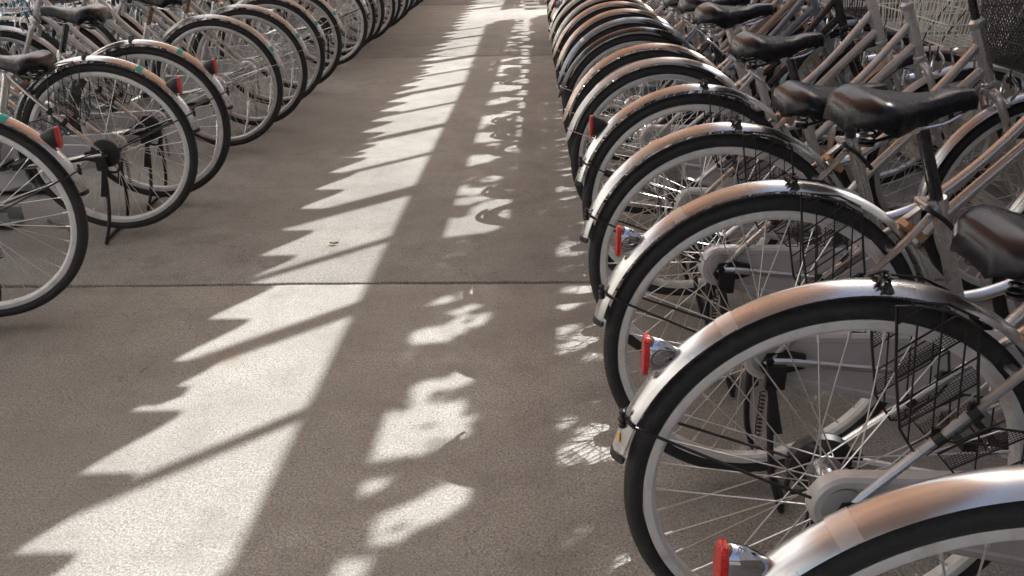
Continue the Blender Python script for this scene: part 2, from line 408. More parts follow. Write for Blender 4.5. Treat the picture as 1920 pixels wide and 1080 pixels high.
def m_stem():
    d = (HT-HB).normalized(); b = MB(); q = HT+d*.022
    b.tube(smooth([q, q+d*.06, q+d*.10+Vector((.01, 0, 0)), q+d*.115+Vector((.045, 0, .004))], 4), .0115, 12)
    e = q+d*.115+Vector((.045, 0, .004)); b.tube([e+Vector((0, -.022, 0)), e+Vector((0, .022, 0))], .018, 14); return b
BC = Vector((.7995, 0, 1.0)) 
def bar_pts(s):
    e = HT+(HT-HB).normalized()*.137+Vector((.045, 0, .004))
    return smooth([e, e+Vector((.02, s*.05, .005)), e+Vector((.035, s*.13, .045)), e+Vector((-.01, s*.20, .075)), e+Vector((-.10, s*.255, .075)), e+Vector((-.20, s*.275, .062))], 5)
def m_bar():
    b = MB(); b.tube(bar_pts(-1)[::-1]+bar_pts(1)[1:], .0112, 12); return b
def m_grip(s):
    p = bar_pts(s); a, c = p[-1], p[-5]; d = (a-c).normalized(); st = a-d*.11; pts = [st+d*.11*t/8 for t in range(9)]
    return MB().tube(pts, [.0165, .0155, .017, .0155, .017, .0155, .017, .0155, .0165], 12)
def m_lever(s):
    p = bar_pts(s)[-1]; b = MB(); q = p+Vector((.135, -s*.02, -.008))
    b.box(q, (.03, .022, .026)); b.tube(smooth([q, q+Vector((-.03, s*.02, -.03)), q+Vector((-.09, s*.045, -.045)), q+Vector((-.15, s*.05, -.04))], 4), .005, 8); return b
def m_cables(which):
    b = MB(); p = bar_pts(1)[-1]; p2 = bar_pts(-1)[-1]
    if which: b.tube(smooth([p+Vector((.15, -.02, -.01)), (.93, .10, 1.02), (.96, .03, .93), (.89, .02, .80), (.84, .02, .70), (.62, .017, .50), (.47, .03, .33), (.2, .07, .33), (.02, .075, .37)], 7), .0026, 6)
    else: b.tube(smooth([p2+Vector((.15, .02, -.01)), (.95, -.12, 1.0), (.99, -.04, .90), (.925, -.01, .76), (.92, -.03, .70)], 7), .0026, 6)
    return b
def m_saddle():
    b = MB(); rows = []; n = 34
    st = [0, .008, .02, .04, .065]+[.09+.05*i for i in range(17)]+[.925, .95, .97, .985, 1.0]
    for t in st:
        u = .085+.262*t
        def lerp(tab):
            for (a, x), (c, y) in zip(tab, tab[1:]):
                if a <= t <= c:
                    k = (t-a)/(c-a); k = k*k*(3-2*k); return x+(y-x)*k
            return tab[-1][1]
        w = lerp([(0, .052), (.06, .082), (.16, .100), (.28, .102), (.42, .078), (.56, .050), (.72, .034), (.9, .028), (.97, .022), (1., .012)])
        top = lerp([(0, .868), (.05, .888), (.18, .900), (.38, .888), (.62, .886), (.85, .898), (.96, .898), (1, .884)])
        dep = lerp([(0, .038), (.1, .050), (.3, .066), (.5, .052), (.75, .040), (.95, .038), (1, .028)])
        row = []
        for j in range(n+1):
            s_ = -1+2*j/n; a = s_*pi/2
            # rounded top falling to a vertical skirt
            y = w*(1 if abs(s_) > .62 else sin(abs(s_)/.62*pi/2)**.86)*(1 if s_ >= 0 else -1)
            if abs(s_) <= .62: z = top-.026*(1-cos(abs(s_)/.62*pi/2))**1.5
            else:
                k = (abs(s_)-.62)/.38; z = top-.026-(dep-.026)*k; y *= 1-.06*k*k+.03*sin(k*pi)
            row.append((u, y, z))
        row += [(u, row[-1][1]*.86, row[-1][2]+.006), (u, 0, top-.03), (u, row[0][1]*.86, row[0][2]+.006)]
        rows.append(row)
    b.grid(rows, closed_v=True, cap=True)
    return b
def m_saddle_sub():
    b = m_saddle(); me_ = b.mesh('saddle', 60); bm = bmesh.new(); bm.from_mesh(me_)
    bmesh.ops.smooth_vert(bm, verts=bm.verts, factor=.5, use_axis_x=True, use_axis_y=True, use_axis_z=True); bm.to_mesh(me_); bm.free()
    me_.polygons.foreach_set('use_smooth', [True]*len(me_.polygons)); me_.update(); return me_
def m_rails():
    b = MB()
    for s in (-1, 1):
        b.tube(smooth([(.33, s*.010, .858), (.28, s*.022, .835), (.20, s*.030, .828), (.13, s*.045, .845)], 4), .0036, 7)
    b.tube([(.225, -.038, .832), (.225, .038, .832)], .011, 12); b.box((.225, 0, .836), (.03, .05, .02))
    return b
def m_spring(s):
    b = MB(); c = Vector((.130, s*.058, .812)); pts = []
    for i in range(57):
        a = i*2*pi/12; pts.append(c+Vector((.0125*cos(a), .0125*sin(a), .046*i/56)))
    b.tube(pts, .0024, 6); b.tube([c, c+Vector((.0, 0, -.004))], .015, 12); b.tube([c+Vector((0, 0, -.002)), (.22, s*.03, .826)], .0036, 6); return b
def m_seatpost(): 
    d = (ST-SB).normalized(); return MB().tube([ST-d*.02, ST+d*.165], .0128, 14)
def m_clamp():
    d = (ST-SB).normalized(); b = MB(); b.tube([ST-d*.024, ST+d*.002], .0192, 16)
    b.tube([ST+Vector((-.026, -.026, -.008)), ST+Vector((-.026, .026, -.008))], .0068, 10); b.box(ST+Vector((-.018, 0, -.008)), (.022, .03, .018)); return b
def m_qrlever():
    b = MB(); p = ST+Vector((-.026, -.028, -.008)); b.tube(smooth([p, p+Vector((-.004, -.012, 0)), p+Vector((.03, -.016, -.022)), p+Vector((.07, -.014, -.06))], 4), [.006]*5+[.005]*8, 8); return b
def m_bracket():
    b = MB(); b.box((.268, 0, .622), (.034, .036, .012), Matrix.Rotation(radians(42), 3, 'Y')); b.box((.285, 0, .61), (.02, .05, .016), Matrix.Rotation(radians(42), 3, 'Y')); return b
def m_drum():
    b = MB().disc((0, .052, RH), [(-.012, .001), (-.012, .030), (-.006, .052), (.004, .056), (.012, .054), (.014, .046), (.014, .020), (.018, .018), (.018, .001)], 30)
    b.tube([(0, .064, RH), (.06, .068, RH-.012), (.16, .066, RH-.03)], [.011, .009, .006], 8)
    b.tube(smooth([(-.04, .06, RH-.02), (-.045, .065, RH-.06), (-.02, .068, RH-.075), (.02, .07, RH-.06)], 3), .005, 7)
    return b
def case_outline(grow=0.):
    c0, r0 = Vector((.004, RH-.001)), .054+grow; c1, r1 = Vector((.462, .300)), .104+grow; pts = []
    for i in range(17):
        a = radians(98+i*(262-98)/16); pts.append((c0.x+r0*cos(a), c0.y+r0*sin(a)))
    for i in range(19):
        a = radians(-84+i*(180-6)/18); pts.append((c1.x+r1*cos(a), c1.y+r1*sin(a)))
    # top and bottom long edges subdivided, slight waist
    out = []
    for i, p in enumerate(pts):
        q = pts[(i+1) % len(pts)]; d = sqrt((p[0]-q[0])**2+(p[1]-q[1])**2); k = max(1, int(d/.05))
        for j in range(k): out.append((p[0]+(q[0]-p[0])*j/k, p[1]+(q[1]-p[1])*j/k))
    return out
def m_case():
    b = MB(); o0 = case_outline(); o1 = case_outline(-.006); o2 = case_outline(-.016)
    rows = [[(x, y, z) for x, z in o] for y, o in ((-.034, o0), (-.055, o0), (-.060, o1), (-.0605, o2), (-.057, case_outline(-.020)))]
    return b.grid(rows, closed_v=True, cap=True)
def m_case_end():
    return MB().disc((.0, -.0615, RH), [(-.006, .001), (-.006, .012), (-.002, .030), (.0, .034), (.002, .034)], 28)
def m_crank(s):
    b = MB(); a = radians(-20 if s < 0 else 160); y = s*.082
    e = Vector((SB.x+.165*cos(a), s*.092, SB.z+.165*sin(a)))
    b.tube([(SB.x, s*.03, SB.z), (SB.x, s*.088, SB.z)], .011, 12)
    b.tube([(SB.x, y, SB.z), e], [.013, .009], 10); b.tube([e, e+Vector((0, s*.02, 0))], .008, 8); return b
def m_pedal(s):
    a = radians(-20 if s < 0 else 160); e = Vector((SB.x+.165*cos(a), s*.150, SB.z+.165*sin(a))); b = MB()
    for dx in (-.028, .028): b.box(e+Vector((dx, 0, 0)), (.026, .090, .024))
    b.tube([e+Vector((0, -.045, 0)), e+Vector((0, .045, 0))], .008, 8); return b
def m_stand():
    b = MB()
    p = smooth([(.012, -.078, RH-.02), (.012, -.084, .24), (.026, -.104, .10), (.052, -.118, .012)], 5)
    q = smooth([(.052, -.118, .010), (.068, -.06, .008), (.07, 0, .008), (.068, .06, .008), (.052, .118, .010)], 4)
    r = [Vector((v.x, -v.y, v.z)) for v in p][::-1]
    b.tube(p+q[1:-1]+r, .0072, 8)
    for s in (-1, 1):
        b.box((.014, s*.080, RH-.035), (.040, .014, .055)); b.bar((.004, s*.088, RH-.05), (.03, s*.094, .20), .012, .018)
    return b
def m_stand_spring():
    pts = [Vector((-.012, -.092, .30))+Vector((.006*cos(i*pi/4), .006*sin(i*pi/4), -.0012*i)) for i in range(90)]
    return MB().tube(pts, .0017, 5)
def m_light():
    """bullet-shaped housing tapering forward onto the mudguard"""
    b = MB(); rows = []
    for x, ry, rz in ((-.322, .0215, .0400), (-.316, .0225, .0410), (-.300, .0218, .0385), (-.282, .019, .031), (-.264, .014, .020), (-.254, .0085, .010), (-.250, .002, .002)):
        zc = .609-(-.322-x)*-.06
        rows.append([(-.262+(x+.262)*.74, .68*ry*cos(a), .604+(zc-.609+rz*sin(a))*.76) for a in [2*pi*i/20 for i in range(20)]])
    return b.grid(rows, closed_v=True, cap=True)
def m_lens():
    b = MB(); rows = []
    for x, k in ((-.3225, 1.0), (-.329, 1.02), (-.333, .96), (-.334, .85)):
        rows.append([(-.262+(x+.262)*.74, .0155*k*(abs(cos(a))**.6)*(1 if cos(a) > 0 else -1), .604+.0325*k*(abs(sin(a))**.75)*(1 if sin(a) > 0 else -1)) for a in [2*pi*i/24 for i in range(24)]])
    return b.grid(rows, closed_v=True, cap=True)
# skirt guard: a wire panel with diagonal bands of fine net
def clip(poly, p, q):
    """segment p-q clipped to convex polygon (ccw or cw)"""
    n = len(poly); area = sum(poly[i][0]*poly[(i+1) % n][1]-poly[(i+1) % n][0]*poly[i][1] for i in range(n)); sg = 1 if area > 0 else -1
    t0, t1 = 0., 1.; d = (q[0]-p[0], q[1]-p[1])
    for i in range(n):
        a, c = poly[i], poly[(i+1) % n]; nx, nz = -(c[1]-a[1])*sg, (c[0]-a[0])*sg
        den = d[0]*nx+d[1]*nz; num = (p[0]-a[0])*nx+(p[1]-a[1])*nz
        if abs(den) < 1e-12:
            if num < 0: return None
            continue
        t = -num/den
        if den > 0: t0 = max(t0, t)
        else: t1 = min(t1, t)
    if t0 >= t1: return None
    return (p[0]+d[0]*t0, p[1]+d[1]*t0), (p[0]+d[0]*t1, p[1]+d[1]*t1)
GP1 = [(.028, .705), (.060, .704), (.105, .695), (.150, .670), (.163, .60), (.180, .525), (.168, .500), (.118, .452), (.100, .452), (.068, .50), (.045, .60)]
GP2 = [(.135, .452), (.205, .500), (.330, .478), (.365, .425), (.350, .402), (.300, .398), (.170, .412)]
def guard(b, s, poly, ang, net, wires):
    y = s*.046
    b.tube([(x, y, z) for x, z in poly], .0023, 6, closed=True)
    ca, sa = cos(ang), sin(ang); cx = sum(p[0] for p in poly)/len(poly); cz = sum(p[1] for p in poly)/len(poly)
    def seg(px, pz, dx, dz, r):
        c = clip(poly, (px-dx, pz-dz), (px+dx, pz+dz))
        if c: b.tube([(c[0][0], y, c[0][1]), (c[1][0], y, c[1][1])], r, 4)
    for k in range(-4, 5):                       # band edges, diagonal
        o = k*.040; seg(cx-sa*o, cz+ca*o, ca*.3, sa*.3, .0015)
    for k in wires: seg(cx+k, cz, -.035, .3, .0015)
    if net:
        for k in (-3, -1, 1, 3):                 # fine net in alternate bands
            lo, hi = k*.040, k*.040+.026
            for j in range(1, 6):
                o = lo+(hi-lo)*j/6; seg(cx-sa*o, cz+ca*o, ca*.3, sa*.3, .00055)
            L_ = -.2
            while L_ < .2:
                p0 = (cx+ca*L_-sa*lo, cz+sa*L_+ca*lo); p1 = (cx+ca*L_-sa*hi, cz+sa*L_+ca*hi); c = clip(poly, p0, p1)
                if c: b.tube([(c[0][0], y, c[0][1]), (c[1][0], y, c[1][1])], .00055, 4)
                L_ += .0048
    return b
def m_guard(s):
    b = MB(); guard(b, s, GP1, radians(38), True, (-.035, 0, .035)); guard(b, s, GP2, radians(30), True, (-.07, 0, .07))
    b.tube([(x, s*.046, z) for x, z in ((.045, .712), (.10, .706), (.145, .684))], .0022, 6)
    b.tube([(.05, s*.046, .705), (.05, s*.046, .712)], .0022, 6)
    return b
def m_guard_clip(s, u0): 
    b = MB()
    for u in (u0,):
        z = .363+(u+.008)*.98-.012; b.tube([(u-.006, s*.052, z-.006), (u+.006, s*.052, z+.006)], .0102, 10); b.box((u-.004, s*.046, z+.008), (.010, .006, .018))
    return b
# baskets
def basket_corner(kind, t, s, f):
    """t 0 bottom..1 top, s -1/1 side, f 0 rear 1 front"""
    if f == 0: x = .885+(-.02)*t
    else: x = 1.085+.055*t
    return Vector((x, s*(.125+.045*t), .765+.235*t+(.015*t if f else 0)))
def basket_pt(k, t):
    """k 0..4 round the basket, t height"""
    c = [basket_corner(0, t, -1, 0), basket_corner(0, t, -1, 1), basket_corner(0, t, 1, 1), basket_corner(0, t, 1, 0)]
    i = int(k) % 4; f = k-int(k); return c[i]*(1-f)+c[(i+1) % 4]*f
def m_basket(dense):
    b = MB()
    for t, r in ((1, .0038), (0, .003), (.62, .0022), (.3, .0022)): b.tube([basket_pt(k/4*1., t) for k in range(16)], r, 6, closed=True)
    n = 38 if not dense else 84
    if not dense:
        for i in range(n): b.tube([basket_pt(4*i/n, 0), basket_pt(4*i/n, 1)], .0019, 4)
        for i in range(9):
            y = -.11+.22*i/8; b.tube([(.888, y, .765), (1.082, y, .765)], .0014, 4)
        for i in range(6):
            x = .9+.17*i/5; b.tube([(x, -.124, .765), (x, .124, .765)], .0014, 4)
    else:
        for i in range(n):
            for sg in (1, -1): b.tube([basket_pt((4*i/n+sg*.62*t/4) % 4, t/4) for t in range(5)], .0012, 4)
        for i in range(20):
            y = -.12+.24*i/19; b.tube([(.888, y, .765), (1.082, y, .765)], .0012, 4)
        for i in range(16):
            x = .892+.188*i/15; b.tube([(x, -.124, .765), (x, .124, .765)], .0012, 4)
    return b
def m_basket_panel():
    b = MB(); rows = []
    for t in (0, .05, .95, 1): rows.append([basket_pt(k/4, t) for k in range(16)])
    b.grid(rows, closed_v=True); o = [basket_pt(k, .02) for k in range(4)]; i0 = len(b.v); b.v += [tuple(p) for p in o]; b.f.append((i0, i0+1, i0+2, i0+3)); return b
def m_basket_stay(s):
    b = MB(); b.tube([(1.0, s*.09, .765), (1.06, s*.066, .55), (WB, s*.064, FH)], .004, 6)
    return b
def m_lamp():
    b = MB().disc((1.0, -.085, .585), [(-.05, .002), (-.045, .02), (0, .032), (.035, .034), (.04, .03), (.041, .001)], 18, axis='x')
    b.box((.965, -.07, .585), (.03, .03, .012)); b.disc((.955, -.06, .59), [(-.03, .001), (-.03, .014), (.03, .014), (.03, .001)], 12, axis='z'); return b
def m_caliper():
    b = MB(); b.tube(smooth([(.93, -.03, .665), (.935, -.04, .70), (.925, -.012, .73), (.925, .012, .73), (.935, .04, .70), (.93, .03, .665)], 4), .0055, 8)
    for s in (-1, 1): b.box((.915, s*.019, .648), (.042, .009, .012))
    return b
def m_warning():
    a = radians(164.5); r = .3612; b = MB(); u = Vector((-sin(a), 0, cos(a))); n = Vector((cos(a), 0, sin(a))); y = Vector((0, 1, 0)); p = n*r+y*-.011
    pts = [p+u*-.012, p+y*.006+u*.001-n*.0, p-y*.007+u*.002-n*.002]
    i = len(b.v); b.v += [tuple(q+n*.001) for q in pts]+[tuple(q-n*.0005) for q in pts]; b.f += [(i, i+1, i+2), (i+5, i+4, i+3), (i, i+3, i+4, i+1), (i+1, i+4, i+5, i+2), (i+2, i+5, i+3, i)]; return b

def bike_front(root, o):
    w = empty('front_wheel', root, (WB, 0, FH), (0, o.get('wr2', .3), 0))
    put('tyre', me('tyre', m_tyre, 25), 'tyre', w); put('rim', me('rim', m_rim), o['rim'], w)
    put('spokes', me('spokes', m_spokes), 'spoke', w); put('hub', me('hub', m_hub), 'chrome', w)
    put('reflector', me('reflector', m_reflector), 'clear', w)
    put('front_mudguard', me('front_mudguard', m_ffender), o['fender'], root, (WB, 0, FH))
    put('fork', me('fork', m_fork), o['frame'], root)
def make_bike(o):
    """o: colours and kit of this bicycle"""
    root = empty('bicycle')
    fr = o['frame']
    f = put('frame', me('seat_tube', m_seat_tube), fr, root)
    put('head_tube', me('head_tube', m_head_tube), fr, f); put('top_tube', me('top_tube', m_top_tube), fr, f)
    put('down_tube', me('down_tube', m_down_tube), fr, f); put('seat_stays', me('seat_stays', m_seat_stays), fr, f)
    put('chain_stays', me('chain_stays', m_chain_stays), fr, f); [put('dropout', me('dropout%d' % s, lambda: m_dropouts(s)), 'black' if o['A'] else 'chrome', f) for s in (-1, 1)]
    put('bracket', me('bracket', m_bracket), 'brass' if o['A'] else 'chrome', f)
    w = empty('rear_wheel', root, (0, 0, RH), (0, o.get('wr', 0), 0))
    put('tyre', me('tyre', m_tyre, 25), 'tyre', w); put('rim', me('rim', m_rim), o['rim'], w)
    put('spokes', me('spokes', m_spokes), 'spoke', w); put('hub', me('hub', m_hub), 'chrome', w)
    put('valve', me('valve', m_valve), 'black', w); put('reflector', me('reflector', m_reflector), 'clear', w)
    A = o['A']
    g = put('rear_mudguard', me('rear_mudguard' if A else 'rear_mudguard_tip', m_rfender if A else m_rfender_tip), o['fender'], root, (0, 0, RH))
    if A:
        put('end_cap', me('end_cap', m_endcap), 'black', g)
        if o.get('tie', 1): put('cord', me('cord', m_locktie, 60), 'black', g)
        put('stay', me('stay', m_stay), 'black', g)
        for s in (-1, 1):
            q = put('skirt_guard', me('skirt_guard%d' % s, lambda: m_guard(s)), 'blackwire', root); [put('clip', me('clip%d_%d' % (s, u*1000), lambda: m_guard_clip(s, u)), 'black', q) for u in (.128, .172)]
    else: put('stay', me('thin_stay', m_thinstay), 'chrome', g)
    if o.get('tape'): put('tape', me('tape%d' % int(o['tape'][1][0]), lambda: band_mesh(*o['tape'][1], R=.3625 if A else .3608)), o['tape'][0], g)  # teal tape on the left row, plain pale bands on the right
    if o.get('light'):
        q = put('tail_light', me('tail_light', m_light), 'lampchrome' if o['light'] == 1 else 'black', root); put('lens', me('lens', m_lens), 'red', q)
    if o.get('warn'): put('warning_sticker', me('warning_sticker', m_warning), 'yellow', g)
    s_ = put('saddle', me_saddle, o.get('saddle', 'saddle'), root, (-.38*o.get('sh', 0)+o.get('su', 0), 0, o.get('sh', 0)))
    put('rails', me('rails', m_rails), 'chrome', s_)
    for s in (-1, 1): put('spring', me('spring%d' % s, lambda: m_spring(s)), 'blackpaint' if A else 'chrome', s_)
    p = put('seat_post', me('seat_post', m_seatpost), 'blackpaint' if A else o.get('post', 'chrome'), root, (-.38*.9*o.get('sh', 0), 0, o.get('sh', 0)*.9))
    put('seat_clamp', me('seat_clamp', m_clamp), 'silver', root); put('clamp_lever', me('clamp_lever', m_qrlever), 'black' if A else 'chrome', root)
    put('brake_drum', me('brake_drum', m_drum), 'black' if A else 'chrome', root)
    c = put('chain_case', me('chain_case', m_case), o.get('case', 'casepaint'), root); put('end_cover', me('end_cover', m_case_end), 'galv', c)
    for s in (-1, 1):
        q = put('crank', me('crank%d' % s, lambda: m_crank(s)), 'chrome', root); put('pedal', me('pedal%d' % s, lambda: m_pedal(s)), 'black', q)
    q = put('stand', me('stand', m_stand), 'black' if A else 'chrome', root)
    put('spring', me('stand_spring', m_stand_spring), 'black', q)
    bike_front(root, o)
    h = put('handlebar', me('handlebar', m_bar), 'blackpaint' if o.get('blackbar') else 'chrome', root)
    put('stem', me('stem', m_stem), 'blackpaint' if o.get('blackbar') else 'chrome', h)
    for s in (-1, 1):
        put('grip', me('grip%d' % s, lambda: m_grip(s)), 'grip', h); put('brake_lever', me('brake_lever%d' % s, lambda: m_lever(s)), 'black', h)
    [put('brake_cable', me('brake_cable%d' % s, lambda: m_cables(s)), 'black', root) for s in (0, 1)]
    k = o.get('basket', 'white')
    if k:
        bk = put('basket', me('basket_net' if k == 'net' else 'basket_wire', lambda: m_basket(k == 'net')), {'white': 'whitewire', 'net': 'blackwire', 'black': 'blackwire', 'grey': 'chrome', 'panel': 'blackwire'}[k], root)
        [put('basket_stay', me('basket_stay%d' % s, lambda: m_basket_stay(s)), 'chrome', bk) for s in (-1, 1)]
        if k == 'panel': put('basket_panel', me('basket_panel', m_basket_panel), 'greybox', bk)
    put('lamp', me('lamp', m_lamp), 'black' if A else 'chrome', root); put('front_brake', me('front_brake', m_caliper), 'chrome', root)
    return root
me_saddle = m_saddle_sub(); ME['saddle'] = me_saddle
# ------------------------------------------------------------------ the place
JOINTS = [-6.8, -2.1, 2.663, 7.413, 11.4, 15.9, 20.4, 25, 30]
floor = empty('floor', kind='structure')
b = MB().box((-.9, 10, -.062), (14.2, 42, .06)); put('ground_joint', b, 'joint', floor)
for y0, y1 in zip(JOINTS, JOINTS[1:]):
    rows = []; x0, x1 = -7.9, 6.0; a, c = y0+.010, y1-.010; b = MB()
    prof = [(a, -.05), (a, -.004), (a+.004, 0), (c-.004, 0), (c, -.004), (c, -.05)]
    rnd = random.Random(int(y0*10)); n = 160; rows = []
    for i in range(n+1):
        x = x0+(x1-x0)*i/n; j = rnd.uniform(-.0035, .0035)+.004*sin(x*3.1+y0); k = rnd.uniform(-.0035, .0035)+.004*sin(x*2.3+y1)
        rows.append([(x, a+j, -.05), (x, a+j, -.003), (x, a+j+.004, 0), (x, c+k-.004, 0), (x, c+k, -.003), (x, c+k, -.05)])
    put('concrete_slab', b.grid(rows), 'concrete', floor, sharp=60)
g = mat('bare_ground', (.24, .21, .17), .95); grime(g, (.14, .13, .09), .6, .4, .65, None, .6, 20)
put('ground', MB().grid([[(-400, -400, -.09), (400, -400, -.09)], [(-400, 400, -.09), (400, 400, -.09)]]), g, kind='structure')

cA, sA, TE = cos(AZ), sin(AZ), math.tan(ELEV)
XF = 2.08
FX = lambda y, off=0: XF+.025*y+off
def fbox(b, y0, y1, z0, z1, w, off=0):
    """block lying in the line of the fence"""
    o = len(b.v)
    for y in (y0, y1):
        for d in (-w/2, w/2):
            for z in (z0, z1): b.v.append((FX(y, off+d), y, z))
    b.f += [tuple(o+i for i in q) for q in ((0, 1, 3, 2), (4, 6, 7, 5), (0, 4, 5, 1), (2, 3, 7, 6), (0, 2, 6, 4), (1, 5, 7, 3))]
    return b
ZB0, ZB1, ZA0, ZA1, ZT, ZR = 2.575, 2.87, 3.09, 3.50, 3.74, 4.31
fence_parts = []
def fence(y0, y1, label):
    root = empty('boundary_fence', loc=(0, 0, 0), label=label, category='fence', group='fences along the right side of the shelter')
    put('rail', fbox(MB(), y0, y1, ZR+.251, ZR+.30, .05, .03), 'galv', root)
    put('wall', fbox(MB(), y0, y1, -.05, 1.10, .16), 'wallblock', root)
    put('coping', fbox(MB(), y0-.02, y1+.02, 1.102, 1.15, .22), 'beige', root)
    for z0, z1 in ((ZB0-.025, ZB0), (ZB1, ZB1+.02), (ZA0-.02, ZA0), (ZA1, ZA1+.02), (ZT-.03, ZT)): put('rail', fbox(MB(), y0, y1, z0, z1, .05, -.0), 'galv', root)
    y = 4.388-.625*12
    k = 0
    while y < y1+.2:
        w = .085 if k % 2 else .042
        if k % 6 == 3: w = .13
        if y > y0-.05: put('post', fbox(MB(), y-w/2, y+w/2, ZT+.001, ZR+.25, .03, .03), 'galv', root)
        if k % 2 and y > y0-.05: put('post', fbox(MB(), y-.03, y+.03, 1.152, ZB0-.001, .05, .061), 'galv', root)
        ya, yb = max(y0, y+.004), min(y1, y+.625-.004)
        if yb > ya:
            for z0, z1 in ((1.152, ZB0-.027), (ZB1+.022, ZA0-.022), (ZA1+.022, ZT-.032)):
                put('panel', fbox(MB(), ya, yb, z0, z1, .006, -.032), 'frost' if z0 < 2 else 'bronze2', root)
        y += .625; k += 1
    return root
fence(-3.5, 12.2, 'long boundary fence of beige wall and bronze panels behind the right row')
fence(13.25, 24, 'farther boundary fence beyond the sunny opening at the end of the aisle')

# corrugated bronze roof; its eave above the fence throws the fringed edge of the light strip
roof = empty('shelter_roof', loc=(0, 0, 0), label='corrugated translucent shelter roof, bronze over the aisle with unseen opal sheets added over the left row for neutral light', category='roof')
PER = .268; RZ0 = 2.50
EX = lambda y: -1.155+.025*(y-RZ0*sA/TE)+RZ0/TE*cA+.10      # line of the eave
PH = 1.312+(RZ0+.1)*sA/TE
def rz(y, x): return RZ0+.095*cos(2*pi*(y-PH)/PER)+.035*(EX(y)-x)
for i in range(15):
    for da, db, mm in ((0, 2.85, 'bronze'), (2.75, 4.3, 'opal')):
        b = MB(); rows = []; ya = PH-PER*29+i*PER*8
        for k in range(8*12+1):
            y = ya+PER*8*k/96*.999; rows.append([(EX(y)-d, y, rz(y, EX(y)-d)+(.004 if i % 2 else 0)+(.012 if da else 0)) for d in (da, (da+db)/2, db)])
        put('roof_sheet', b.grid(rows), mm, roof, sharp=80)
for i in range(13):
    y = -3.7+i*2.4; x0, x1 = EX(y)-.10, EX(y)-4.2
    put('rafter', MB().bar((x0, y, RZ0-.15), (x1, y, RZ0-.005), .05, .08), 'galv', roof)
for xo in (-.9, -2.65, -4.1):
    put('purlin', MB().bar((EX(-4.4)+xo, -4.4, RZ0-.225-.035*xo), (EX(26)+xo, 26, RZ0-.225-.035*xo), .04, .06), 'galv', roof)
for i in range(6):
    y = -1.3+i*4.8; put('post', MB().box((EX(y)-4.1, y, 1.15), (.1, .1, 2.5)), 'galv', roof)

# unseen pale building added at far left; its sunlit wall bounces light inward
bd = empty('building', loc=(-8.5, 10, 0), label='unseen pale building added along the open left side to bounce sunlight', category='building')
put('wall', MB().box((-.5, 2, 4.5), (1, 44, 9.2)), 'facade', bd)
for i in range(9):
    for z in (1.9, 5.2):
        wn = put('window', MB().box((.01, -17+i*4.4, z), (.05, 1.7, 1.2)), 'glass', bd)
        put('frame', MB().tube([(.05, -17+i*4.4+a*.85, z+c*.6) for a, c in ((-1, -1), (1, -1), (1, 1), (-1, 1))], .035, 4, closed=True), 'galv', wn)

